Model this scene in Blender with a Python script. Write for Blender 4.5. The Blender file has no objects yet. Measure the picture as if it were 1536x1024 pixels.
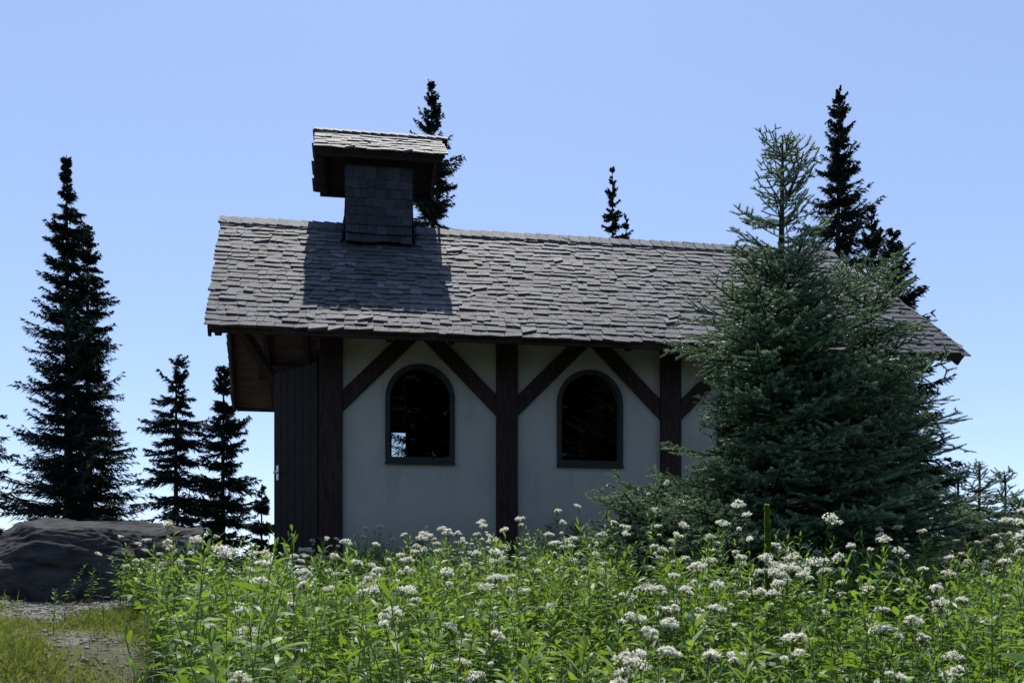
import bpy, math, random, bmesh
import numpy as np
from mathutils import Vector, noise, Matrix
random.seed(3); rng=np.random.default_rng(11)
sc=bpy.context.scene
# ---------------------------------------------------------------- camera
F=1200.0; EYE=1.6; HOR=880
cam=bpy.data.cameras.new("camera"); co=bpy.data.objects.new("camera",cam); sc.collection.objects.link(co)
co.location=(0,0,EYE); co.rotation_euler=(math.radians(90),0,0)
cam.sensor_width=36; cam.lens=36*F/1536; cam.shift_y=(HOR-512)/1536; cam.clip_end=30000; cam.clip_start=0.05
sc.camera=co
sc.view_settings.view_transform='Standard'; sc.view_settings.look='None'; sc.view_settings.exposure=0
TH=math.radians(7.3)
# ---------------------------------------------------------------- light
EL=math.radians(66); sd=Vector((-math.sin(TH)*math.cos(EL),math.cos(TH)*math.cos(EL),math.sin(EL)))
w=bpy.data.worlds.new("World"); sc.world=w; w.use_nodes=True
nt=w.node_tree; bg=nt.nodes['Background']; sky=nt.nodes.new('ShaderNodeTexSky'); sky.sky_type='NISHITA'; sky.sun_disc=False
sky.sun_elevation=EL; sky.sun_rotation=math.atan2(sd.x,sd.y); sky.altitude=1900; sky.air_density=1.0; sky.dust_density=1.3; sky.ozone_density=1.4
gm_=nt.nodes.new('ShaderNodeGamma'); gm_.inputs[1].default_value=.68; nt.links.new(sky.outputs[0],gm_.inputs[0])
ml=nt.nodes.new('ShaderNodeVectorMath'); ml.operation='MULTIPLY'; ml.inputs[1].default_value=(1.85,1.98,2.30); nt.links.new(gm_.outputs[0],ml.inputs[0])
nt.links.new(ml.outputs[0],bg.inputs[0]); bg.inputs[1].default_value=0.15
sl=bpy.data.lights.new("sun",'SUN'); sl.energy=5.0; sl.angle=math.radians(0.5); sl.color=(1,.96,.88)
so=bpy.data.objects.new("sun",sl); sc.collection.objects.link(so); so.rotation_euler=sd.to_track_quat('Z','Y').to_euler(); so.location=(0,30,40)
# ---------------------------------------------------------------- materials
def newmat(name):
    m=bpy.data.materials.new(name); m.use_nodes=True; n=m.node_tree
    return m,n,n.nodes['Principled BSDF']
def ramp(n,fac,stops):
    r=n.nodes.new('ShaderNodeValToRGB'); e=r.color_ramp.elements
    while len(e)<len(stops): e.new(.5)
    for i,(p,c) in enumerate(stops): e[i].position=p; e[i].color=(*c,1)
    n.links.new(fac,r.inputs[0]); return r.outputs[0]
def tex(n,scale,detail=6,sv=(1,1,1),rough=.6):
    tc=n.nodes.new('ShaderNodeTexCoord'); mp=n.nodes.new('ShaderNodeMapping'); mp.inputs['Scale'].default_value=sv
    t=n.nodes.new('ShaderNodeTexNoise'); t.inputs['Scale'].default_value=scale; t.inputs['Detail'].default_value=detail; t.inputs['Roughness'].default_value=rough
    n.links.new(tc.outputs['Object'],mp.inputs[0]); n.links.new(mp.outputs[0],t.inputs[0]); return t.outputs['Fac']
def bump(n,b,h,st,dist=.02):
    u=n.nodes.new('ShaderNodeBump'); u.inputs['Strength'].default_value=st; u.inputs['Distance'].default_value=dist
    n.links.new(h,u.inputs['Height']); n.links.new(u.outputs[0],b.inputs['Normal'])
def attr(n,name='var'):
    a=n.nodes.new('ShaderNodeAttribute'); a.attribute_name=name; return a.outputs['Fac']
def math_(n,op,a,b):
    m=n.nodes.new('ShaderNodeMath'); m.operation=op
    for i,v in enumerate((a,b)):
        if isinstance(v,(int,float)): m.inputs[i].default_value=v
        else: n.links.new(v,m.inputs[i])
    return m.outputs[0]
def noisemat(name,c0,c1,scale,rough=.85,sv=(1,1,1),bs=.4,dist=.01,spec=.15):
    m,n,b=newmat(name); f=tex(n,scale,8,sv)
    n.links.new(ramp(n,f,[(.3,c0),(.7,c1)]),b.inputs['Base Color']); b.inputs['Roughness'].default_value=rough
    b.inputs['Specular IOR Level'].default_value=spec
    bump(n,b,f,bs,dist); return m
def leafmat(name,stops,trans=.45,tcol=(.25,.4,.05),rough=.5,spec=.35):
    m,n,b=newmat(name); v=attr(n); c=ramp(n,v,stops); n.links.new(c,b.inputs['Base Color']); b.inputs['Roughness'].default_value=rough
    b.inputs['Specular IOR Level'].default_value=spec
    if trans>0:
        t=n.nodes.new('ShaderNodeBsdfTranslucent'); mx=n.nodes.new('ShaderNodeMixShader'); mx.inputs[0].default_value=trans
        mc=n.nodes.new('ShaderNodeMix'); mc.data_type='RGBA'; mc.blend_type='MIX'; mc.inputs[0].default_value=.6
        n.links.new(c,mc.inputs[6]); mc.inputs[7].default_value=(*tcol,1)
        n.links.new(mc.outputs[2],t.inputs[0]); n.links.new(b.outputs[0],mx.inputs[1]); n.links.new(t.outputs[0],mx.inputs[2])
        n.links.new(mx.outputs[0],n.nodes['Material Output'].inputs[0])
    return m
M_stucco,n,b=newmat("stucco"); f=tex(n,2.2,8,(1,1,.5)); st=tex(n,5,6,(2.2,2.2,.22)); fb=tex(n,90,3)
ff=math_(n,'ADD',math_(n,'MULTIPLY',f,.7),math_(n,'MULTIPLY',st,.3))
c1=ramp(n,ff,[(.36,(.35,.33,.29)),(.5,(.41,.39,.345)),(.64,(.44,.42,.375))])
tc=n.nodes.new('ShaderNodeTexCoord'); sx=n.nodes.new('ShaderNodeSeparateXYZ'); n.links.new(tc.outputs['Object'],sx.inputs[0])
mrn=n.nodes.new('ShaderNodeMapRange'); n.links.new(sx.outputs[2],mrn.inputs[0]); mrn.inputs[1].default_value=2.5; mrn.inputs[2].default_value=1.8; mrn.inputs[3].default_value=0; mrn.inputs[4].default_value=.8
mxx=n.nodes.new('ShaderNodeMix'); mxx.data_type='RGBA'; n.links.new(math_(n,'MULTIPLY',mrn.outputs[0],st),mxx.inputs[0]); n.links.new(c1,mxx.inputs[6]); mxx.inputs[7].default_value=(.14,.13,.10,1)
n.links.new(mxx.outputs[2],b.inputs['Base Color']); b.inputs['Roughness'].default_value=.95; b.inputs['Specular IOR Level'].default_value=.1; bump(n,b,fb,.5,.008)
M_timber=noisemat("timber_stain",(.020,.0135,.013),(.056,.035,.034),9,.8,(6,6,.6),.6,.008,.12)
M_timberd=noisemat("timber_dark",(.012,.010,.010),(.030,.023,.021),9,.8,(6,6,.6),.5,.008,.1)
M_board=noisemat("soffit_board",(.04,.027,.022),(.14,.098,.078),7,.8,(.6,8,8),.5,.008)
M_found=noisemat("foundation",(.05,.05,.05),(.12,.11,.10),8,.95)
M_rock=noisemat("rock",(.016,.016,.018),(.085,.083,.082),2.6,.85,(1,1,2.5),1.0,.08)
M_bark=noisemat("bark",(.02,.016,.013),(.07,.055,.045),14,.95,(1,1,.3),.8,.02)
M_metal,_n,_b=newmat("door_metal"); _b.inputs['Metallic'].default_value=.9; _b.inputs['Base Color'].default_value=(.35,.33,.3,1); _b.inputs['Roughness'].default_value=.35
def shingle_mat(name,k,spec,ro):
    m,n,b=newmat(name); v=attr(n); t=tex(n,38,8,(2.4,.6,.6),.7); t2=tex(n,1.1,4); t3=tex(n,110,3)
    f=math_(n,'ADD',math_(n,'MULTIPLY',v,.36),math_(n,'ADD',math_(n,'MULTIPLY',t,.55),math_(n,'MULTIPLY',t2,.25)))
    f=math_(n,'ADD',f,math_(n,'MULTIPLY',math_(n,'SUBTRACT',t3,.5),.45))
    S=[(.30,(.013,.014,.018)),(.53,(.044,.046,.056)),(.70,(.100,.103,.120)),(.9,(.24,.245,.27))]
    n.links.new(ramp(n,f,[(p,tuple(x*k for x in c)) for p,c in S]),b.inputs['Base Color'])
    b.inputs['Roughness'].default_value=ro; b.inputs['Specular IOR Level'].default_value=spec
    bump(n,b,t,1.0,.014); return m
M_sh=shingle_mat("shake_shingle",1.0,.40,.62)
M_sht=shingle_mat("tower_shingle",.75,.12,.85)
M_gl=bpy.data.materials.new("window_glass"); M_gl.use_nodes=True; n=M_gl.node_tree; n.nodes.clear()
o=n.nodes.new('ShaderNodeOutputMaterial'); tr=n.nodes.new('ShaderNodeBsdfTransparent'); tr.inputs[0].default_value=(.5,.58,.55,1)
g=n.nodes.new('ShaderNodeBsdfGlossy'); g.inputs['Roughness'].default_value=.02; fr=n.nodes.new('ShaderNodeFresnel'); fr.inputs[0].default_value=1.45
mx=n.nodes.new('ShaderNodeMixShader'); n.links.new(fr.outputs[0],mx.inputs[0]); n.links.new(tr.outputs[0],mx.inputs[1]); n.links.new(g.outputs[0],mx.inputs[2]); n.links.new(mx.outputs[0],o.inputs[0])
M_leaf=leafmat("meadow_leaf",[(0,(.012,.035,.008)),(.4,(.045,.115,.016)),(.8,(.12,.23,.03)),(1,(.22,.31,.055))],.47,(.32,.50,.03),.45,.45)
M_stem=leafmat("meadow_stem",[(0,(.05,.09,.02)),(1,(.12,.15,.05))],0)
M_pet=leafmat("petal",[(0,(.80,.78,.64)),(1,(.93,.92,.82))],.5,(.95,.94,.80),.6)
M_grass=leafmat("grass_blade",[(0,(.07,.10,.02)),(.5,(.16,.20,.035)),(1,(.36,.34,.12))],.4,(.38,.44,.06))
M_fir=leafmat("fir_far",[(0,(.007,.014,.011)),(1,(.026,.042,.030))],.07,(.05,.09,.03),.7,.15)
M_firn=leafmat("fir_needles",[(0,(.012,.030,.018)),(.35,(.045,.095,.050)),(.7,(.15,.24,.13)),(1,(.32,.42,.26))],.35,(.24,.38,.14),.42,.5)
# ---------------------------------------------------------------- mesh builders
class TB:
    def __init__(s): s.V=[];s.T=[];s.M=[];s.A=[];s.n=0
    def add(s,verts,tris,mat,var):
        N,k,_=verts.shape
        if N==0: return
        t=(np.asarray(tris)[None]+(np.arange(N)*k)[:,None,None]).reshape(-1,3)+s.n
        s.V.append(verts.reshape(-1,3)); s.T.append(t); s.M.append(np.full(len(t),mat,np.int32))
        var=np.asarray(var,float)
        if var.ndim==1: var=np.repeat(var[:,None],k,1)
        s.A.append(var.reshape(-1)); s.n+=N*k
    def mesh(s,name,mats,smooth=False):
        V=np.concatenate(s.V).astype(np.float32);T=np.concatenate(s.T).astype(np.int32);M=np.concatenate(s.M);A=np.concatenate(s.A).astype(np.float32)
        me=bpy.data.meshes.new(name); me.vertices.add(len(V)); me.vertices.foreach_set('co',V.ravel())
        me.loops.add(T.size); me.loops.foreach_set('vertex_index',T.ravel()); me.polygons.add(len(T))
        me.polygons.foreach_set('loop_start',np.arange(0,T.size,3,dtype=np.int32)); me.polygons.foreach_set('material_index',M)
        if smooth: me.polygons.foreach_set('use_smooth',np.ones(len(T),bool))
        me.update(calc_edges=True)
        a=me.attributes.new('var','FLOAT','POINT'); a.data.foreach_set('value',A)
        for m in mats: me.materials.append(m)
        return me
def nrm(a): return a/np.maximum(np.linalg.norm(a,axis=-1,keepdims=True),1e-9)
def leaves(tb,P,D,L,W,droop,var,mat,rollamt=.5,simple=False):
    N=len(P); 
    if N==0: return
    D=nrm(D); Z=np.array([0,0,1.0]); S=nrm(np.cross(D,Z)+1e-4); U=np.cross(S,D)
    r=rng.normal(0,rollamt,N)[:,None]; S2=S*np.cos(r)+U*np.sin(r)
    L=np.broadcast_to(L,(N,)).reshape(N,1);W=np.broadcast_to(W,(N,)).reshape(N,1);dr=np.broadcast_to(droop,(N,)).reshape(N,1)
    def c(t): return P+D*L*t-Z*dr*L*t*t
    if simple:
        v=np.stack([c(0)+S2*W*.3,c(0)-S2*W*.3,c(.5)+S2*W*.5,c(1.0)],1); tb.add(v,[(0,1,2),(1,3,2)],mat,var); return
    v=np.stack([c(0),c(.35)+S2*W*.5,c(.35)-S2*W*.5,c(.72)+S2*W*.36,c(.72)-S2*W*.36,c(1.0)],1)
    tb.add(v,[(0,1,2),(1,3,4),(1,4,2),(3,5,4)],mat,var)
def tubes(tb,P0,P1,r0,r1,var,mat,k=3):
    N=len(P0)
    if N==0: return
    D=nrm(P1-P0); A=nrm(np.cross(D,np.array([.31,.77,.1]))+1e-5); B=np.cross(D,A)
    r0=np.broadcast_to(r0,(N,)).reshape(N,1);r1=np.broadcast_to(r1,(N,)).reshape(N,1)
    vs=[]
    for P,r in ((P0,r0),(P1,r1)):
        for i in range(k):
            a=2*math.pi*i/k; vs.append(P+(A*math.cos(a)+B*math.sin(a))*r)
    T=[]
    for i in range(k):
        j=(i+1)%k; T+= [(i,j,k+j),(i,k+j,k+i)]
    tb.add(np.stack(vs,1),T,mat,var)
def link(name,me,parent=None,loc=None):
    o=bpy.data.objects.new(name,me); sc.collection.objects.link(o)
    if parent: o.parent=parent
    if loc is not None: o.location=loc
    return o
class PB:
    def __init__(s): s.v=[];s.f=[];s.a=[]
    def poly(s,pts,var=0.5):
        i=len(s.v); s.v+= [tuple(p) for p in pts]; s.a+=[var]*len(pts); s.f.append(tuple(range(i,i+len(pts))))
    def hexa(s,p,var=.5):
        i=len(s.v); s.v+=[tuple(q) for q in p]; s.a+=[var]*8
        for f in ((0,3,2,1),(4,5,6,7),(0,1,5,4),(1,2,6,5),(2,3,7,6),(3,0,4,7)): s.f.append(tuple(i+k for k in f))
    def box(s,a,b,var=.5):
        x0,y0,z0=a;x1,y1,z1=b
        s.hexa([(x0,y0,z0),(x1,y0,z0),(x1,y1,z0),(x0,y1,z0),(x0,y0,z1),(x1,y0,z1),(x1,y1,z1),(x0,y1,z1)],var)
    def beam(s,p,q,w,h,up=(0,0,1),var=.5):
        p=Vector(p);q=Vector(q);d=(q-p).normalized();sd_=d.cross(Vector(up)).normalized();u=sd_.cross(d)
        c=[(-1,-1),(1,-1),(1,1),(-1,1)]
        s.hexa([e+sd_*(a*w/2)+u*(b_*h/2) for e in (p,q) for a,b_ in c],var)
    def obj(s,name,mat,parent=None,bevel=0):
        me=bpy.data.meshes.new(name); me.from_pydata(s.v,[],s.f); me.materials.append(mat); me.update()
        a=me.attributes.new('var','FLOAT','POINT'); a.data.foreach_set('value',s.a)
        o=link(name,me,parent)
        if bevel:
            b=o.modifiers.new('b','BEVEL'); b.width=bevel; b.segments=2; b.limit_method='ANGLE'
        return o
# ---------------------------------------------------------------- terrain
ty=np.array([-6000,-300,-40,-5,0,2,5,7,9,12,16,25,60,300,1500,9000.])
tz=np.array([-90,-60,-6,-.6,.2,.65,1.05,1.24,1.46,1.55,1.4,.3,-9,-60,-90,-90.])
def gz(x,y):
    x=np.asarray(x,float);y=np.asarray(y,float)
    z=np.interp(y,ty,tz); ax=np.maximum(np.abs(x)-9,0); z=z-np.minimum(ax*.12,60)
    k=np.exp(-(x*x+y*y)/2500)
    z=z+k*(.05*np.sin(x*1.3+.5)*np.cos(y*1.1)+.03*np.sin(x*3.1+y*2.3))
    return z
def axis():
    a=np.linspace(-12,12,161); e=12*np.power(700.,np.linspace(0.04,1,36)); return np.concatenate([-e[::-1],a,e])
xs=axis(); ys=np.concatenate([-12*np.power(500.,np.linspace(0.04,1,25))[::-1],np.linspace(-12,22,200),22*np.power(400.,np.linspace(.03,1,40))])
X,Y=np.meshgrid(xs,ys); Zg=gz(X,Y)
V=np.stack([X,Y,Zg],-1).reshape(-1,3); nx=len(xs);ny=len(ys)
fs=[(j*nx+i,j*nx+i+1,(j+1)*nx+i+1,(j+1)*nx+i) for j in range(ny-1) for i in range(nx-1)]
me=bpy.data.meshes.new("ground"); me.from_pydata(V.tolist(),[],fs)
for p in me.polygons: p.use_smooth=True
M_g,n,b=newmat("ground_soil_gravel_haze"); b.inputs['Roughness'].default_value=.95
tc=n.nodes.new('ShaderNodeTexCoord')
f1=tex(n,1.2,5); f2=tex(n,35,8)
soil=ramp(n,f2,[(.3,(.05,.045,.025)),(.6,(.09,.085,.045)),(.75,(.17,.155,.10))])
grv=ramp(n,f2,[(.3,(.09,.082,.075)),(.55,(.19,.175,.16)),(.75,(.34,.32,.29))])
sx=n.nodes.new('ShaderNodeSeparateXYZ'); n.links.new(tc.outputs['Object'],sx.inputs[0])
def mr(val,a,b_,c=0,d=1):
    m=n.nodes.new('ShaderNodeMapRange'); n.links.new(val,m.inputs[0]); m.inputs[1].default_value=a;m.inputs[2].default_value=b_;m.inputs[3].default_value=c;m.inputs[4].default_value=d; return m.outputs[0]
gm=math_(n,'MULTIPLY',mr(sx.outputs[0],-2.6,-3.6),mr(sx.outputs[1],7.2,8.0)); gm=math_(n,'MULTIPLY',gm,mr(sx.outputs[1],12,11))
gm2=math_(n,'MULTIPLY',mr(sx.outputs[0],-2.4,-3.4),mr(f1,.48,.56)); gm2=math_(n,'MULTIPLY',gm2,mr(sx.outputs[1],14,12))
gmm=math_(n,'MAXIMUM',gm,gm2)
mxn=n.nodes.new('ShaderNodeMix'); mxn.data_type='RGBA'; n.links.new(gmm,mxn.inputs[0]); n.links.new(soil,mxn.inputs[6]); n.links.new(grv,mxn.inputs[7])
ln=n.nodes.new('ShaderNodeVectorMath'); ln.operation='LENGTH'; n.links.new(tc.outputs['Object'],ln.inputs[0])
painted_haze=mr(ln.outputs['Value'],60,3000)
mx2=n.nodes.new('ShaderNodeMix'); mx2.data_type='RGBA'; n.links.new(painted_haze,mx2.inputs[0]); n.links.new(mxn.outputs[2],mx2.inputs[6]); mx2.inputs[7].default_value=(.25,.33,.42,1)  # aerial haze painted into the ground colour, growing with distance
n.links.new(mx2.outputs[2],b.inputs['Base Color']); bump(n,b,f2,.8,.03)
me.materials.append(M_g); link("ground",me)
# ---------------------------------------------------------------- chapel
ch=bpy.data.objects.new("chapel",None); sc.collection.objects.link(ch); ch.location=(-2.16,9,0); ch.rotation_euler=(0,0,TH)
RV=1.335; EV=-.6; FV=3.27; EZ=4.31; RZ=EZ+RV-EV; WV=2.66; UE=6.15
def uL(v): return -1.09-.14*(v+.6)
def uR(v):
    t=(v+.6)/1.935
    if t<=1: return 7.46-.73*t+.10*math.sin(math.pi*t)
    return 6.73-.2*(t-1)
def roof_pts(side,s,u,h,vr=RV,ve=EV,ez=EZ,rz=RZ):
    run=vr-ve; rise=rz-ez; Ls=math.hypot(run,rise); cv=run/Ls; cz=rise/Ls
    v=ve+s*cv-h*cz; z=ez+s*cz+h*cv
    if side: v=2*vr-v
    return (u,v,z)
def shingles(pb,side,ul,ur,Ls,expo,kw,uw=(.07,.22),th=.018,jit=.010):
    rows=int((Ls)/expo)+1
    for r in range(rows):
        s=r*expo-.03
        ph=random.uniform(0,6)
        _,vv,_=roof_pts(0,max(0,min(Ls,s)),0,0,**kw)
        v2=2*kw['vr']-vv if side else vv
        u=ul(v2)-random.uniform(0,.03); end=ur(v2)+.02
        rowv=random.gauss(0,.05)
        while u<end-.03:
            wd=random.uniform(*uw); u1=min(u+wd,end)
            ds=.012*math.sin(u*1.7+ph)+random.gauss(0,jit)
            rr=random.random()
            if rr<.05: ds-=random.uniform(.015,.03)
            t=th*random.uniform(.6,1.4); s0=s+ds; s1=min(s+expo*1.75,Ls+.01)
            h0=.006+random.uniform(0,.006); g=.002
            tw=random.gauss(0,.0022); a=random.gauss(0,.006)
            P=lambda uu,ss,hh: roof_pts(side,ss,uu,hh,**kw)
            var=min(1,max(0,random.gauss(.45,.17)+rowv))
            if rr>.955:
                a=.035*random.choice((-1,1)); t*=1.5; var=.8
            pb.hexa([P(u+g,s0+a,h0),P(u1-g,s0-a,h0),P(u1-g,s1,.001),P(u+g,s1,.001),P(u+g,s0+a,h0+t+tw),P(u1-g,s0-a,h0+t-tw),P(u1-g,s1,.010),P(u+g,s1,.010)],var)
            u=u1
KW=dict(vr=RV,ve=EV,ez=EZ,rz=RZ); LS=math.hypot(RV-EV,RZ-EZ)
pb=PB(); shingles(pb,0,uL,uR,LS,.112,KW); shingles(pb,1,uL,uR,LS,.112,KW)
u=uL(RV)-.02
while u<uR(RV):
    for sg in (-1,1):
        w_=.13; t=.022+random.uniform(0,.008); u1=u+.2
        hz_=RZ+.06; y0=RV;y1=RV+sg*w_; dz=-w_
        pb.hexa([(u,y0,hz_-.02),(u1,y0,hz_-.035),(u1,y1,hz_+dz-.035),(u,y1,hz_+dz-.02),(u,y0,hz_+t-.02),(u1,y0,hz_+t-.04),(u1,y1,hz_+dz+t-.04),(u,y1,hz_+dz+t-.02)],random.uniform(.2,.9))
    u+=random.uniform(.13,.16)
pb.obj("roof_shingles",M_sh,ch)
pb=PB()
def deck(pb,kw,ul,ur,Ls,bw):
    for side in (0,1):
        k=int(Ls/bw)
        for i in range(k):
            s0=i*Ls/k; s1=(i+1)*Ls/k+.02
            _,va,_=roof_pts(side,s0,0,0,**kw)
            ua=ul(va)+.02; ub=ur(va)-.02
            s1=min(s1,Ls-.005)
            P=lambda uu,ss,hh: roof_pts(side,ss,uu,hh,**kw)
            pb.hexa([P(ua,s0,-.045),P(ub,s0,-.045),P(ub,s1,-.022),P(ua,s1,-.022),P(ua,s0,-.004),P(ub,s0,-.004),P(ub,s1,-.004),P(ua,s1,-.004)],random.random())
deck(pb,KW,uL,uR,LS,.13); pb.obj("soffit_boards",M_board,ch)
pb=PB()
for side in (0,1):
    for uu in [-1.0,-.45,.118,.78,1.45,2.115,2.78,3.43,4.073,4.75,5.4,6.03,6.6]:
        a=roof_pts(side,.06,uu,-.10,**KW); c=roof_pts(side,LS-.06,uu,-.10,**KW); pb.beam(a,c,.07,.11)
    for fn,sg in ((uL,.03),(uR,-.03)):
        for i in range(6):
            sa=LS*i/6;sb=LS*(i+1)/6
            pa=roof_pts(side,sa,0,-.075,**KW);pc=roof_pts(side,sb,0,-.075,**KW)
            pb.beam((fn(pa[1])+sg,pa[1],pa[2]),(fn(pc[1])+sg,pc[1],pc[2]),.035,.12)
for v_ in (EV+.03,FV-.03):
    pb.box((uL(v_)+.06,v_-.015,EZ-.07),(uR(v_)-.06,v_+.015,EZ+.005))
pb.box((-1.0,-.05,4.60),(6.7,.10,4.77)); pb.box((-1.15,WV-.08,4.58),(6.5,WV+.07,4.77)); pb.box((-1.2,RV-.07,5.90),(6.4,RV+.07,6.08))
pb.box((-.95,.0,4.46),(-.85,WV,4.6)); 
pb.obj("rafters_and_fascia",M_timber,ch,.006)
pb=PB()
POST=[.125,2.115,4.073,6.03]
for p in POST: pb.box((p-.125,-.05,1.78),(p+.125,.12,4.60))
for p in POST: pb.box((p-.125,WV-.12,1.78),(p+.125,WV+.05,4.58))
for i,p in enumerate(POST):
    for sg in (-1,1):
        if i==0 and sg<0 or i==3 and sg>0: continue
        a=Vector((p+sg*.126,0,3.70)); hw=.085; top=4.597
        q=[Vector((p+sg*.126,0,a.z-hw*1.414)),Vector((p+sg*.126,0,a.z+hw*1.414)),None,None]
        q[2]=Vector((p+sg*.126+sg*(top-q[1].z),0,top)); q[3]=Vector((p+sg*.126+sg*(top-q[0].z),0,top))
        if sg<0: q=[q[0],q[3],q[2],q[1]]
        pb.hexa([(v.x,-.034,v.z) for v in q]+[(v.x,.05,v.z) for v in q])
pb.obj("timber_frame",M_timber,ch,.008)
WR=.36; WB=3.06; WS=3.75
WC=[1.12,3.10,5.05]
def inside(du,z,g=0):
    if z<WB-g: return False
    if z<=WS: return abs(du)<=WR+g
    return math.hypot(du,z-WS)<=WR+g
zc=3.5
def inner(a,g=0):
    lo,hi=0,2
    for _ in range(26):
        m=(lo+hi)/2
        if inside(m*math.cos(a),zc+m*math.sin(a),g): lo=m
        else: hi=m
    return lo
pb=PB()
for (ua,c,ub) in [(.0,WC[0],2.115),(2.115,WC[1],4.073),(4.073,WC[2],UE)]:
    zb,zt=1.80,4.9
    A=[2*math.pi*i/72 for i in range(72)]
    for pt in ((ua-c,zb-zc),(ub-c,zb-zc),(ub-c,zt-zc),(ua-c,zt-zc),(WR,WB-zc),(-WR,WB-zc)): A.append(math.atan2(pt[1],pt[0])%(2*math.pi))
    A=sorted(set(A)); 
    def outer(a):
        ca,sa=math.cos(a),math.sin(a); r=9
        if ca>1e-9:r=min(r,(ub-c)/ca)
        if ca<-1e-9:r=min(r,(ua-c)/ca)
        if sa>1e-9:r=min(r,(zt-zc)/sa)
        if sa<-1e-9:r=min(r,(zb-zc)/sa)
        return r
    for i in range(len(A)):
        a0=A[i];a1=A[(i+1)%len(A)]
        P=lambda a,r,v:(c+r*math.cos(a),v,zc+r*math.sin(a))
        pb.poly([P(a0,inner(a0),0),P(a0,outer(a0),0),P(a1,outer(a1),0),P(a1,inner(a1),0)])
        pb.poly([P(a0,inner(a0),0),P(a1,inner(a1),0),P(a1,inner(a1),.16),P(a0,inner(a0),.16)])
sa,sb,za,zb2=.74,.94,3.5,3.86
pb.box((0,WV-.03,1.8),(sa,WV,4.9)); pb.box((sb,WV-.03,1.8),(UE,WV,4.9)); pb.box((sa,WV-.03,1.8),(sb,WV,za)); pb.box((sa,WV-.03,zb2),(sb,WV,4.9))
for uu,door in ((0.02,True),(UE,False)):
    y0,y1=.001,WV-.031
    if door:
        pb.poly([(uu,y0,1.8),(uu,.22,1.8),(uu,.22,4.9),(uu,y0,4.9)]); pb.poly([(uu,1.35,1.8),(uu,y1,1.8),(uu,y1,4.9),(uu,1.35,4.9)]); pb.poly([(uu,.22,4.2),(uu,1.35,4.2),(uu,1.35,4.9),(uu,.22,4.9)])
    else: pb.poly([(uu,y0,1.8),(uu,y1,1.8),(uu,y1,4.9),(uu,y0,4.9)])
    pb.poly([(uu,y0,4.9),(uu,y1,4.9),(uu,RV,6.1)])
pb.box((0.03,.17,1.8),(UE-.01,WV-.04,1.84))
pb.obj("walls",M_stucco,ch)
pb=PB(); pb.box((-.02,-.02,1.0),(UE+.02,WV+.02,1.797)); pb.box((-.95,.15,1.1),(-.025,2.3,1.66)); pb.obj("foundation",M_found,ch)
pb=PB(); pg=PB()
for c in WC:
    A=sorted(set([2*math.pi*i/64 for i in range(64)]+[math.atan2(WB-zc,s*WR)%(2*math.pi) for s in (1,-1)]))
    for i in range(len(A)):
        a0=A[i];a1=A[(i+1)%len(A)]
        def P(a,g,v):
            r=inner(a,g); return (c+r*math.cos(a),v,zc+r*math.sin(a))
        o=.035;inn=-.02
        pb.hexa([P(a0,inn,-.025),P(a1,inn,-.025),P(a1,o,-.025),P(a0,o,-.025),P(a0,inn,.06),P(a1,inn,.06),P(a1,o,.06),P(a0,o,.06)])
    pg.poly([(c+inner(a)*math.cos(a),.05,zc+inner(a)*math.sin(a)) for a in A])
    pb.box((c-WR-.04,-.035,WB-.06),(c+WR+.04,.03,WB-.037))
M_frame=noisemat("window_frame_paint",(.018,.022,.020),(.04,.045,.04),9,.7,(3,3,3),.3,.004,.2)
pb.obj("window_frames",M_frame,ch); pg.obj("window_glass",M_gl,ch)
pb=PB()
for i in range(4): pb.box((1.2+i*1.1,.3,2.2),(1.25+i*1.1,2.3,2.75)); pb.box((1.25+i*1.1,.3,2.2),(1.6+i*1.1,2.3,2.24))
pb.obj("pews",M_timberd,ch)
pb=PB(); pb.box((.03,WV-.05,1.85),(sa-.01,WV-.032,4.85));pb.box((sb+.01,WV-.05,1.85),(UE-.02,WV-.032,4.85)); pb.obj("wall_panelling",M_timberd,ch)
pb=PB(); hx,hy=-.03,.20; ex,ey=-.62,.82; dv=Vector((ex-hx,ey-hy,0)); W_=dv.length; dn=dv.normalized(); nv=Vector((-dn.y,dn.x,0))
for i in range(6):
    a=Vector((hx,hy,0))+dn*(W_*i/6+.003); c=Vector((hx,hy,0))+dn*(W_*(i+1)/6-.003)
    for_=[a-nv*.022,c-nv*.022,c+nv*.022,a+nv*.022]
    pb.hexa([(p.x,p.y,1.86) for p in for_]+[(p.x,p.y,4.18) for p in for_])
for zz in (2.1,3.05,3.95):
    a=Vector((hx,hy,zz))+dn*.03; c=Vector((hx,hy,zz))+dn*(W_-.03); pb.beam(a-nv*.035,c-nv*.035,.026,.12)
pb.obj("door",M_timberd,ch,.003)
pb=PB(); hp=Vector((hx,hy,2.98))+dn*(W_-.08)
for s_ in (1,-1):
    pb.beam(hp+nv*.023*s_+Vector((0,0,-.09)),hp+nv*.023*s_+Vector((0,0,.09)),.05,.012,up=nv)
    pb.beam(hp+nv*.02*s_,hp+nv*.085*s_,.018,.018); pb.beam(hp+nv*.08*s_,hp+nv*.08*s_-dn*.11,.018,.018)
pb.obj("door_handle",M_metal,ch,.004)
pb=PB(); pb.box((-.05,.12,1.84),(.02,.215,4.2)); pb.box((-.05,1.36,1.84),(.02,1.45,4.2)); pb.box((-.05,.12,4.203),(.02,1.45,4.3)); pb.obj("door_jamb",M_timberd,ch,.004)
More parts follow.
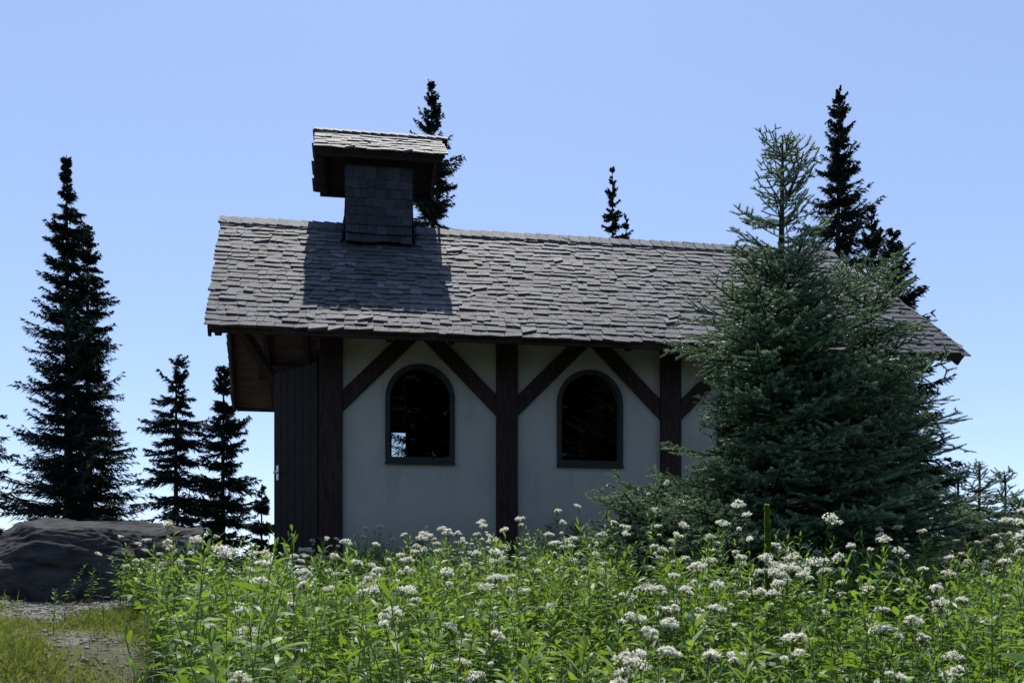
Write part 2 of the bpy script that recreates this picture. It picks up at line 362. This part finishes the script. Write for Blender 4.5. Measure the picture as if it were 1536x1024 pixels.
# bell tower
pb=PB()
TA,TBu=.21,1.03; VA,VB=.93,1.74
def wallshingles(pb,p0,p1,z0,z1,nv,expo=.115):
    p0=Vector(p0);p1=Vector(p1);d=(p1-p0);L=d.length;d.normalize();nv=Vector(nv)
    z=z0;
    while z<z1:
        x=-random.uniform(0,.05)
        while x<L:
            w_=random.uniform(.07,.16); a=max(x,0);c=min(x+w_,L); x+=w_
            if c-a<.015: continue
            zz=z+random.gauss(0,.006); zt=z+expo*1.4; t=.015*random.uniform(.8,1.3)
            fl=max(0,.10-(z-z0)*.28)*0.5
            A=p0+d*(a+.0015);C=p0+d*(c-.0015)
            pb.hexa([(*(A+nv*fl).xy,zz),(*(C+nv*fl).xy,zz),(*(C+nv*(fl+t)).xy,zz),(*(A+nv*(fl+t)).xy,zz),(*A.xy,zt),(*C.xy,zt),(*(C+nv*.006).xy,zt),(*(A+nv*.006).xy,zt)],random.gauss(.45,.12))
        z+=expo
wallshingles(pb,(TA,VA,0),(TBu,VA,0),5.88,6.75,(0,-1,0)); wallshingles(pb,(TA,VB,0),(TBu,VB,0),5.88,6.75,(0,1,0))
wallshingles(pb,(TA,VA,0),(TA,VB,0),5.9,6.75,(-1,0,0)); wallshingles(pb,(TBu,VA,0),(TBu,VB,0),5.9,6.75,(1,0,0))
pb.obj("tower_shingles",M_sht,ch)
pb=PB(); pb.box((TA+.005,VA+.005,5.6),(TBu-.005,VB-.005,6.5)); 
for a in (TA+.03,TBu-.10):
    for c in (VA+.03,VB-.10): pb.box((a,c,6.5),(a+.07,c+.07,7.1))
pb.box((TA,VA,6.80),(TBu,VA+.04,7.05)); pb.box((TA,VB-.04,6.80),(TBu,VB,7.05)); pb.box((TA,VA+.04,6.80),(TA+.04,VB-.04,7.05)); pb.box((TBu-.04,VA+.04,6.80),(TBu,VB-.04,7.05))
pb.box((TA+.01,VB-.03,6.5),(TBu-.01,VB-.01,6.8)); pb.box((TA+.01,VA+.008,6.72),(TBu-.01,VA+.03,6.8))
pb.obj("tower_core",M_timberd,ch)
KC=dict(vr=1.335,ve=.77,ez=6.97,rz=7.47); LC=math.hypot(.565,.5)
cl=lambda v:-.147-.12*(v-.77); cr=lambda v:1.457-.14*(v-.77)
pb=PB(); shingles(pb,0,cl,cr,LC,.11,KC,th=.014); shingles(pb,1,cl,cr,LC,.11,KC,th=.014)
u=cl(1.335)
while u<cr(1.335):
    for sg in (-1,1): pb.hexa([(u,1.335,7.50),(u+.15,1.335,7.49),(u+.15,1.335+sg*.09,7.42),(u,1.335+sg*.09,7.43),(u,1.335,7.52),(u+.15,1.335,7.505),(u+.15,1.335+sg*.09,7.435),(u,1.335+sg*.09,7.45)],random.random())
    u+=.12
pb.obj("tower_cap_shingles",M_sh,ch)
pb=PB(); deck(pb,KC,cl,cr,LC,.12)
pb.obj("tower_cap_soffit",M_timber,ch)
pb=PB()
for uu in (cl(.9)+.05,cr(.9)-.06):
    for side in (0,1):
        a=roof_pts(side,.01,uu,-.09,**KC); c=roof_pts(side,LC-.02,uu,-.09,**KC); pb.beam(a,c,.035,.09)
for uu in (TA,TBu):
    pb.poly([(uu,VA,7.03),(uu,VB,7.03),(uu,1.335,7.40)])
pb.box((-.12,.80,6.88),(1.40,.84,6.955)); pb.box((-.2,1.83,6.88),(1.3,1.87,6.955))
pb.obj("tower_cap_frame",M_timberd,ch)
bm=bmesh.new(); prof=[(.0,.16),(.04,.155),(.07,.13),(.08,.06),(.10,.0),(.14,-.06),(.13,-.065),(.0,.05)]
rings=[]
for r,z in prof: rings.append([bm.verts.new((.62+r*math.cos(a*math.pi/12),1.335+r*math.sin(a*math.pi/12),6.68+z)) for a in range(24)])
for i in range(len(rings)-1):
    for a in range(24): bm.faces.new((rings[i][a],rings[i][(a+1)%24],rings[i+1][(a+1)%24],rings[i+1][a]))
bme=bpy.data.meshes.new("bell"); bm.to_mesh(bme); bme.materials.append(M_metal); link("bell",bme,ch)
# ---------------------------------------------------------------- rock
def rock(name,cx,cy,sx_,sy_,sz_,seed,sub=6):
    bm=bmesh.new(); bmesh.ops.create_icosphere(bm,subdivisions=sub,radius=1)
    rr=random.Random(seed); planes=[]
    for _ in range(16):
        d=Vector((rr.gauss(0,1),rr.gauss(0,1),rr.gauss(0,.8))).normalized(); planes.append((d,rr.uniform(.72,.98)))
    planes.append((Vector((.12,-.1,1)).normalized(),.62))
    for v in bm.verts:
        p=v.co.copy(); o=Vector((seed,seed*.7,0))
        q=Vector([math.copysign(abs(c)**.6,c) for c in p])
        for d,h in planes:
            k=q.dot(d)-h
            if k>0: q-=d*k*.93
        q*=1+.06*noise.noise(p*2.2+o)+.045*noise.noise(p*6+o)+.02*noise.noise(p*17+o)
        ed=((q.z*1.0+.25*q.x+.1*noise.noise(p*2+o))*4.5)%1
        st=.045*max(0,1-ed/.25); q.x*=1-st; q.y*=1-st*1.3
        v.co=Vector((q.x*sx_,q.y*sy_,q.z*sz_))
    m=bpy.data.meshes.new(name); bm.to_mesh(m); m.materials.append(M_rock)
    o=link(name,m); o.location=(cx,cy,float(gz(cx,cy))); return o
r1=rock("boulder",-5.25,9.75,1.55,.9,1.36,4); r1.rotation_euler=(0,math.radians(-2),math.radians(4))
# ---------------------------------------------------------------- far firs
def far_mesh(H,hw,seed,dens=30,droop=.35,lo=.03,pw=.8,ragged=.35,fine=1.0):
    global rng
    rng=np.random.default_rng(seed); tb=TB()
    nb=int(H*dens); t=np.sort(rng.uniform(lo,1,nb)); 
    t=t+.25*(1/ (H*2.6))*np.sin(t*H*2.6*2*np.pi)
    L=hw*(np.clip(1-t,0,1)**pw)*rng.uniform(1-ragged*1.6,1+ragged*.35,nb)*(1+.22*np.sin(t*23+seed)+.12*np.sin(t*51+seed*2)); L=np.maximum(L,.08)
    az=rng.uniform(0,2*np.pi,nb); el=np.where(t>.9,.5,-droop+.35*t)+rng.normal(0,.12,nb)
    B=np.stack([.02*H*np.sin(t*3+seed)*.15,0*t,t*H],1)
    D=np.stack([np.cos(az),np.sin(az),0*az],1)
    m=16; s=np.linspace(.1,1,m)
    pos=B[:,None]+D[:,None]*(L[:,None]*s)[...,None]; pos[...,2]+= (L[:,None]*(np.tan(el)[:,None]*s+ .30*s*s))
    pos+=rng.normal(0,.012,pos.shape)
    tubes(tb,B,pos[:,m//2],.016,.009,np.zeros(nb),0); tubes(tb,pos[:,m//2],pos[:,-1],.009,.004,np.zeros(nb),0)
    for sg in (-1,1,-.5,.5,0,0):
        ang=az[:,None]+sg*rng.uniform(.5,1.3,(nb,m)); d=np.stack([np.cos(ang),np.sin(ang),rng.normal(-.1 if sg else -.25,.35 if sg else .8,(nb,m))],-1)
        tl=(.26*L[:,None]*(1.1-s)+.08)*rng.uniform(.5,1.3,(nb,m))
        tl=np.minimum(tl,.36)*(1 if sg else .6)*np.clip(3.2*(1-t)[:,None]+.55,0,1)
        leaves(tb,pos.reshape(-1,3),d.reshape(-1,3),tl.ravel(),.034*fine,.15,rng.uniform(0,1,nb*m),1,.9,simple=True)
    k=14; zz=np.linspace(0,1,k+1); C=np.stack([.003*H*np.sin(zz*3+seed),0*zz,zz*H*1.002],1); r=.012*H*(1-zz)+.010
    tubes(tb,C[:-1],C[1:],r[:-1],r[1:],np.zeros(k),0,8)
    return tb.mesh("fir_tree",[M_bark,M_fir])
def place(px,top,d,hwpx,seed,**k):
    x=(px-768)/F*d; zt=EYE+(HOR-top)/F*d; z0=float(gz(x,d))-.1; H=zt-z0
    o=link("fir_tree",far_mesh(H,hwpx/F*d,seed,**k)); o.location=(x,d,z0); return o
A_=place(101,235,18,122,1,dens=54,pw=.9)
place(133,338,18.6,90,2,dens=48,pw=.65)
B_=place(265,540,16,72,3,dens=46,droop=.6,pw=.40,ragged=.45)
place(335,548,16.5,82,4,dens=60,pw=.75)
place(392,740,15,40,5,dens=80,pw=.8)
place(-45,480,15,100,6,dens=34,pw=.6)
Cc=place(648,122,21,145,7,dens=42,pw=.78,fine=1.15)
place(921,252,27,120,8,dens=34,pw=.85,fine=1.4)
place(940,328,27.5,85,9,dens=32,pw=.8,fine=1.4)
place(1258,135,21,140,10,dens=46,pw=.75,fine=1.2)
place(1306,318,18,95,12,dens=42,pw=.75)
place(1340,360,13,118,13,dens=80,pw=.60)
random.seed(5)
fo=bpy.data.objects.new("fir_forest",None); sc.collection.objects.link(fo)
for i in range(46):
    o=bpy.data.objects.new("tree_%d"%i,random.choice((A_,B_,Cc)).data); sc.collection.objects.link(o); o.parent=fo
    x=-22+i*1.0+random.uniform(-.5,.5); y=-11-random.uniform(0,9); s=random.uniform(.9,1.5)
    o.location=(x,y,float(gz(x,y))-.1); o.scale=(s*1.5,s*1.5,s*(1.6 if o.data==B_.data else 1)); o.rotation_euler=(0,0,random.uniform(0,6))
# ---------------------------------------------------------------- near fir
def shoot(tb,p0,d,L,nl,tipv,step=.0036,wv=.0036):
    n=max(6,int(L/step)); s=np.linspace(0,1,n); d=d/np.linalg.norm(d)
    P=p0+d*(s*L)[:,None]; a=np.arange(n)*2.4+rng.uniform(0,6)
    A=np.cross(d,[0.1,.2,1]);A/=np.linalg.norm(A);B=np.cross(d,A)
    R=A*np.cos(a)[:,None]+B*np.sin(a)[:,None]; R[:,2]+=.3
    D=nrm(R+d*.8); nlv=nl*rng.uniform(.75,1.1,n)*(1-.35*s**4)
    S=nrm(np.cross(D,d))
    v=np.stack([P+S*wv,P-S*wv,P+D*nlv[:,None]],1)
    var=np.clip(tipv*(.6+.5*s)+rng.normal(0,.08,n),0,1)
    tb.add(v,[(0,1,2)],1,var)
    tubes(tb,p0[None],(p0+d*L)[None],.006,.004,np.array([tipv*.5]),1)
def branch_mesh(L,seed,nlen=.029):
    global rng
    rng=np.random.default_rng(seed); tb=TB()
    def ax(s): return np.array([L*s, .04*L*math.sin(s*3+seed), L*(-.12*s+.28*s*s)])
    K=8
    C=np.array([ax(i/K) for i in range(K+1)]); r=np.linspace(.010*L+.004,.004,K+1); tubes(tb,C[:-1],C[1:],r[:-1],r[1:],np.zeros(K),0,5)
    for i in range(K):
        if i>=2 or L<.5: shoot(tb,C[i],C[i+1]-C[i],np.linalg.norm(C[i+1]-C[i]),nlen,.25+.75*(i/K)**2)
    s=.14
    while s<.97:
        for sg in (-1,1):
            if rng.random()<.08: continue
            l=(.46*L*(1-s)**.8+.06)*rng.uniform(.7,1.2); a=sg*rng.uniform(.75,1.05)
            d=np.array([math.cos(a),math.sin(a),rng.normal(.10,.16)]); p=ax(s+rng.uniform(-.01,.01))
            tip=min(1,.25+.8*s)
            nseg=max(1,int(l/.09)); q=p.copy()
            for j in range(nseg):
                dd=d+np.array([.25*j/nseg,0,.15*j/nseg]); dd/=np.linalg.norm(dd); ll=l/nseg
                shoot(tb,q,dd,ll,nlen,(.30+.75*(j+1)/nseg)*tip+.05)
                if j<nseg-1 or nseg==1:
                    for s2 in (-1,1):
                        if rng.random()<.3: continue
                        a2=math.atan2(dd[1],dd[0])+s2*.85; d2=np.array([math.cos(a2),math.sin(a2),rng.normal(.15,.2)])
                        shoot(tb,q+dd*ll*.8,d2,rng.uniform(.045,.085)*(1-.3*j/nseg),nlen,.75*tip+.30)
                q=q+dd*ll
        s+=.092/max(L,.35)*rng.uniform(.8,1.2)
    return tb.mesh("fir_branch_mesh",[M_bark,M_firn])
BR={L:[branch_mesh(L,int(L*100)+i*7) for i in range(3)] for L in (.16,.32,.55,.85,1.2)}
BL=sorted(BR)
def near_fir(x,y,ztop,prof,seed,name="fir_tree",spacing=.155,nper=6,lean=0,bias=None,el0=52,elk=150,elmin=-6,lead=.34):
    random.seed(seed); z0=float(gz(x,y))-.05; H=ztop-z0
    e=bpy.data.objects.new(name,None); sc.collection.objects.link(e); e.location=(x,y,z0)
    tb=TB(); k=12; zz=np.linspace(0,1,k+1); C=np.stack([lean*zz**2,.02*np.sin(zz*5),zz*H],1); r=.014*H*(1-zz)**.8+.007; r[-1]=.004; tubes(tb,C[:-1],C[1:],r[:-1],r[1:],np.zeros(k),0,8)
    shoot(tb,np.array([lean,0,H-lead+.02]),np.array([0,0,1.]),lead,.018,.6,.003)
    shoot(tb,np.array([lean*.9,0,H-.8]),np.array([0,0,1.]),.5,.028,.5,.003)
    link("trunk",tb.mesh("trunk",[M_bark,M_firn]),e)
    z=H-lead*.6; cnt=0
    while z>.08:
        f=(H-z)/H; n=nper+int(3*f)-(3 if f<.24 else 0); az0=random.uniform(0,6.28)
        wl=random.uniform(.82,1.12)
        for j in range(n):
            az=az0+j*6.283/n+random.gauss(0,.2); L=prof(f)*random.uniform(.60,1.18)*wl
            if bias: L*=bias(f,az)
            base=min(BL,key=lambda b_:abs(b_-L)); sc_=L/base
            el=math.radians(max(elmin,el0-elk*f))+random.gauss(0,.11)
            m=Matrix.Translation((lean*(z/H)**2,0,z+random.gauss(0,.03)))@Matrix.Rotation(az,4,'Z')@Matrix.Rotation(-el,4,'Y')@Matrix.Rotation(random.gauss(0,.25),4,'X')@Matrix.Diagonal((sc_,sc_,sc_,1))
            o=link("branch_%d"%cnt,random.choice(BR[base]),e); o.matrix_basis=m; cnt+=1
        z-=(spacing*1.4 if f<.24 else spacing)*random.uniform(.8,1.2)*(1 if f<.3 else .8)
    return e
def w3(px,py,d): return ((px-768)/F*d,d,EYE+(HOR-py)/F*d)
def prof1(f): return float(np.interp(f,[0,.04,.10,.16,.22,.29,.35,.5,.7,.85,1],[.18,.23,.34,.44,.45,.55,.86,.88,1.04,1.14,1.14]))
x,y,z=w3(1168,207,7.0)
def bias1(f,az):
    c=-math.cos(az)
    return 1+ (.40*max(0,c)**3 if f>.74 else 0) - (.1*max(0,c) if .4<f<.7 else 0)
near_fir(x,y,z,prof1,5,lean=.03,bias=bias1,spacing=.12,nper=8)
x,y,z=w3(1296,418,7.3)
near_fir(x,y,z,lambda f: float(np.interp(f,[0,.04,.15,.5,1],[.40,.50,.58,.72,.84])),8,spacing=.115,nper=9,el0=22,elk=160,lead=.12)
for i,(px,py,d) in enumerate([(975,742,7.2),(1050,728,7.5),(1085,790,6.5)]):
    x,y,z=w3(px,py,d)
    near_fir(x,y,z,lambda f: float(np.interp(f,[0,.1,.5,1],[.42,.58,.66,.64])),9+i,spacing=.065,nper=10,name="fir_sapling",el0=14,elk=60,lead=.10)
for i,(px,py,d) in enumerate([(1468,695,8.5),(1507,712,9.5),(1436,712,9.),(1450,770,8.),(1534,750,8.6),(1490,790,8.)]):
    x,y,z=w3(px,py,d); near_fir(x,y,z,lambda f: float(np.interp(f,[0,.15,.5,1],[.14,.24,.36,.45])),30+i,spacing=.13,nper=6,name="fir_sapling",lead=.2)
# ---------------------------------------------------------------- meadow
rng=np.random.default_rng(21)
def in_chapel(x,y,m=.12):
    dx=x+2.16;dy=y-9; u=dx*math.cos(TH)+dy*math.sin(TH); v=-dx*math.sin(TH)+dy*math.cos(TH)
    return (u>-1.0-m)&(v>-m)&(u<UE+m)&(v<WV+m)
N=5600
Yp=np.sqrt(rng.uniform(1.5**2,9.3**2,N)); Rp=rng.uniform(-.62,.95,N); Xp=Rp*Yp
edge=-.40+.05*np.sin(Yp*2.1)-.02*np.clip(Yp-6,0,3)
keep=(~in_chapel(Xp,Yp))&((Rp>edge)|((rng.random(N)<.022)&(Yp>3)))
Xp=Xp[keep];Yp=Yp[keep];Rp=Rp[keep];N=len(Xp)
G=gz(Xp,Yp)
hm=np.interp(Yp,[1.5,3,5,7,9],[.76,.75,.74,.61,.47])
hm=hm*(1+.12*np.sin(Xp*2.1+Yp*1.3)+.09*np.sin(Xp*4.7-Yp*2.9))
tb=TB()
pat=.5+.5*np.sin(Xp*1.9+Yp*1.4)*np.sin(Yp*2.3-Xp*.8)
kind=np.where(rng.random(N)<.09+.15*pat,0,np.where(rng.random(N)<.72,1,2))
P0=np.stack([Xp,Yp,G],1)
pv=rng.uniform(0,1,N)
def stems(idx,h,lean=.10,seg=4,r=.0035):
    n=len(idx); dx=rng.normal(0,lean,n); dy=rng.normal(0,lean,n)
    def at(t): return P0[idx]+np.stack([dx*h*t*t,dy*h*t*t,h*t],1)
    for k in range(seg): tubes(tb,at(k/seg),at((k+1)/seg),r*(1-.15*k),r*(1-.15*(k+1)),rng.uniform(0,1,n),1)
    return at
I=np.where(kind==1)[0]; h=hm[I]*rng.uniform(.48,1.16,len(I)); at=stems(I,h,.14)
for k in range(42):
    t=.18+.82*(k+1)/42; a=k*2.4+I*1.3; el=.25+.9*t**4+rng.normal(0,.18,len(I))
    D=np.stack([np.cos(a)*np.cos(el),np.sin(a)*np.cos(el),np.sin(el)],1)
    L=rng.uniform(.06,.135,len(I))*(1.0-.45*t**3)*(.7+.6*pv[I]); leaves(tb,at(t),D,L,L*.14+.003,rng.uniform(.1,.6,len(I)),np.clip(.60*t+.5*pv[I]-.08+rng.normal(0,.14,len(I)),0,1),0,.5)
I=np.where(kind==2)[0]; h=hm[I]*rng.uniform(.45,.9,len(I)); at=stems(I,h,.10,4,.004)
big=np.where(pv[I]>.85,1.5,1.0)
for k in range(14):
    t=.25+.75*(k+1)/14; a=(k//2)*1.57+(k%2)*3.14+I*1.1+rng.normal(0,.25,len(I)); el=.45+.6*t**3+rng.normal(0,.28,len(I))
    D=np.stack([np.cos(a)*np.cos(el),np.sin(a)*np.cos(el),np.sin(el)],1)
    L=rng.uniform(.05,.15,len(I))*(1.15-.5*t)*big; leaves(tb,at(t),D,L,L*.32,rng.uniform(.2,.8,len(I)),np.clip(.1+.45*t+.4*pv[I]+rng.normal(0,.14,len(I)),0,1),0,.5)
def flower_plants(I,h):
    at=stems(I,h,.09,4,.003)
    for k in range(10):
        t=.15+.55*(k//2+1)/5; a=(k//2)*1.57+(k%2)*3.14+I*1.1; el=.5+rng.normal(0,.2,len(I))
        D=np.stack([np.cos(a)*np.cos(el),np.sin(a)*np.cos(el),np.sin(el)],1); L=rng.uniform(.07,.13,len(I))*(1.2-t)
        for off,sc_ in ((0,1),(.5,.6),(-.5,.6)):
            D2=D.copy(); ca,sa_=math.cos(off),math.sin(off); D2[:,0]=D[:,0]*ca-D[:,1]*sa_; D2[:,1]=D[:,0]*sa_+D[:,1]*ca
            leaves(tb,at(t),D2,L*sc_,L*.3*sc_,.4,np.clip(.45+.3*pv[I],0,1),0,.3)
    top=at(1.0); n=len(I)
    R=rng.uniform(.013,.031,n)
    subs=[(top,R)]
    for k in range(4):
        m=rng.random(n)<.75
        a=k*1.571+I*.7+rng.normal(0,.3,n); b0=at(.955); rr=R*rng.uniform(.8,1.3,n); c=top+np.stack([np.cos(a)*rr,np.sin(a)*rr,-rr*.25+rng.normal(0,.006,n)],1)
        tubes(tb,b0[m],c[m],.0018,.0014,np.full(m.sum(),.6),1); subs.append((c[m],(R*rng.uniform(.6,.85,n))[m]))
    m=rng.random(n)<.4; a=I*.9; b0=at(.8); c=b0+np.stack([np.cos(a)*.05,np.sin(a)*.05,.09*h/.8+rng.normal(0,.015,n)],1)
    tubes(tb,b0[m],c[m],.002,.0015,np.full(m.sum(),.6),1); subs.append((c[m],(R*.6)[m]))
    for C,R_ in subs:
        n_=len(C); nf=28
        dirs=nrm(rng.normal(0,1,(n_,nf,3))*np.array([1,1,.7])+np.array([0,0,.45]))
        cc=C[:,None]+dirs*(R_[:,None]*rng.uniform(.5,1.05,(n_,nf)))[...,None]*np.array([1,1,.7])
        cc=cc.reshape(-1,3); d=nrm(dirs.reshape(-1,3)+rng.normal(0,.35,(n_*nf,3)))
        A=nrm(np.cross(d,[.3,.5,.8])); B=np.cross(d,A); r=rng.uniform(.0038,.0070,len(cc))[:,None]
        vs=[cc-d*r*.4]
        for j in range(6):
            q=j*math.pi/3; rr=r*(1 if j%2 else .6); vs.append(cc+(A*math.cos(q)+B*math.sin(q))*rr+d*r*.35)
        tb.add(np.stack(vs,1),[(0,1+j,1+(j+1)%6) for j in range(6)],2,rng.uniform(0,1,len(cc)))
        m=rng.random(len(cc))<.7; c2=cc[m]; d2=d[m]; A2=A[m]
        tb.add(np.stack([c2-A2*.0010,c2+A2*.0010,c2+d2*rng.uniform(.006,.013,(len(c2),1))],1),[(0,1,2)],2,np.ones(len(c2)))
        tubes(tb,(C[:,None]-np.array([0,0,1])*R_[:,None,None]*1.0).repeat(6,1).reshape(-1,3),(C[:,None]+dirs[:,:6]*R_[:,None,None]*.6).reshape(-1,3),.001,.0008,np.full(n_*6,.6),1)
I=np.where(kind==0)[0]; flower_plants(I,hm[I]*rng.uniform(.75,1.28,len(I))*np.where(Yp[I]<3,.92,1))
link("wildflower_meadow",tb.mesh("wildflower_meadow",[M_leaf,M_stem,M_pet]))
tb=TB(); x,y,z=w3(1150,758,4.4); zb=float(gz(x,y)); c0=np.array([x+.03,y,zb]); c1=np.array([x,y,z]); tubes(tb,c0[None],c1[None],.013,.007,np.array([.9]),1,6)
n_=1500; t=rng.uniform(.30,1,n_); a=rng.uniform(0,6.28,n_); D=np.stack([np.cos(a),np.sin(a),1.2+0*a],1); leaves(tb,c0+(c1-c0)*t[:,None],D,.045*(1.15-t)+.016,.018,.2,rng.uniform(.6,1,n_),0,.5)
n_=16; t=np.linspace(.05,.45,n_); a=np.arange(n_)*2.4; D=np.stack([np.cos(a),np.sin(a),.7+0*a],1); leaves(tb,c0+(c1-c0)*t[:,None],D,.22,.07,.4,rng.uniform(.3,.8,n_),0,.3)
link("flower_spike",tb.mesh("flower_spike",[M_leaf,M_stem]))
tb=TB()
for (px,py,d,nst) in ((835,790,8.45,22),(880,785,8.5,18),(632,812,8.3,12),(915,795,8.4,16),(960,790,7.9,12)):
    x,y,z=w3(px,py,d); zb=float(gz(x,y)); H=z-zb
    for i in range(nst):
        bx=x+rng.normal(0,.08); by=y+rng.normal(0,.04); hh=H*rng.uniform(.65,1.05); lx,ly=rng.normal(0,.18),rng.normal(0,.08)
        c0=np.array([bx,by,zb]); c1=c0+np.array([lx*hh,ly*hh,hh]); tubes(tb,c0[None],c1[None],.004,.002,np.array([.3]),1)
        n_=50; t=np.linspace(.2,1,n_); a=np.arange(n_)*2.4+i; D=np.stack([np.cos(a),np.sin(a),.35+.9*t**4],1)
        leaves(tb,c0+(c1-c0)*t[:,None],D,rng.uniform(.06,.13,n_),.018,.4,np.clip(rng.normal(.18,.12,n_),0,1),0,.5)
link("fireweed_shrub",tb.mesh("fireweed_shrub",[M_leaf,M_stem]))
# grass
tb=TB(); N=120000
Yg=np.sqrt(rng.uniform(3.2**2,14**2,N)); Rg=rng.uniform(-.8,-.30,N); Xg=Rg*Yg
dn=np.sin(Xg*1.9+1)*np.cos(Yg*1.6)+.6*np.sin(Xg*4.3+Yg*3.1); path=(Yg>8.2)&(Yg<10.6)&(Xg<-3.3)
k=(~in_chapel(Xg,Yg,0))&(dn+rng.normal(0,.5,N)>-.6)&(~path|(rng.random(N)<.06)); Xg=Xg[k];Yg=Yg[k];n_=len(Xg)
P=np.stack([Xg,Yg,gz(Xg,Yg)],1); a=rng.uniform(0,6.28,n_); el=rng.uniform(.8,1.5,n_)
D=np.stack([np.cos(a)*np.cos(el),np.sin(a)*np.cos(el),np.sin(el)],1)
hgt=.6+.5*np.sin(Xg*3.1+Yg)*np.sin(Yg*2.7)
leaves(tb,P,D,rng.uniform(.04,.24,n_)*hgt+.02,.006,rng.uniform(.1,.6,n_),np.clip(rng.normal(.45,.28,n_),0,1),0,.6,simple=True)
N=30000
Yg=np.sqrt(rng.uniform(2**2,13**2,N)); Xg=rng.uniform(-.45,.95,N)*Yg; k=~in_chapel(Xg,Yg,0); Xg=Xg[k];Yg=Yg[k];n_=len(Xg)
P=np.stack([Xg,Yg,gz(Xg,Yg)],1); a=rng.uniform(0,6.28,n_); el=rng.uniform(.9,1.5,n_)
D=np.stack([np.cos(a)*np.cos(el),np.sin(a)*np.cos(el),np.sin(el)],1)
leaves(tb,P,D,rng.uniform(.15,.5,n_),.006,rng.uniform(.1,.6,n_),np.clip(rng.normal(.35,.25,n_),0,1),0,.6)
link("grass",tb.mesh("grass",[M_grass]))
# gravel
tb=TB(); N=12000; Yg=np.sqrt(rng.uniform(4**2,12**2,N)); Xg=rng.uniform(-.75,-.32,N)*Yg
k=((Yg>8)&(Yg<10.8)&(Xg<-3.1))|(rng.random(N)<.25); Xg=Xg[k];Yg=Yg[k];n_=len(Xg); C=np.stack([Xg,Yg,gz(Xg,Yg)+.004],1)
r=rng.gamma(2,.006,n_)+.004; oc=np.array([(1,0,0),(0,1,0),(-1,0,0),(0,-1,0),(0,0,.6),(0,0,-.6)])
th=rng.uniform(0,6.28,n_); R=np.stack([np.stack([np.cos(th),-np.sin(th),0*th],1),np.stack([np.sin(th),np.cos(th),0*th],1),np.stack([0*th,0*th,1+0*th],1)],1)
vv=np.einsum('nij,kj->nki',R,oc)*r[:,None,None]*rng.uniform(.7,1.2,(n_,6,1))+C[:,None]
tb.add(vv,[(0,1,4),(1,2,4),(2,3,4),(3,0,4),(1,0,5),(2,1,5),(3,2,5),(0,3,5)],0,rng.random(n_))
M_gr=leafmat("gravel",[(0,(.09,.085,.08)),(1,(.28,.27,.25))],0,rough=.9)
link("gravel",tb.mesh("gravel",[M_gr]))
print("tris ok")
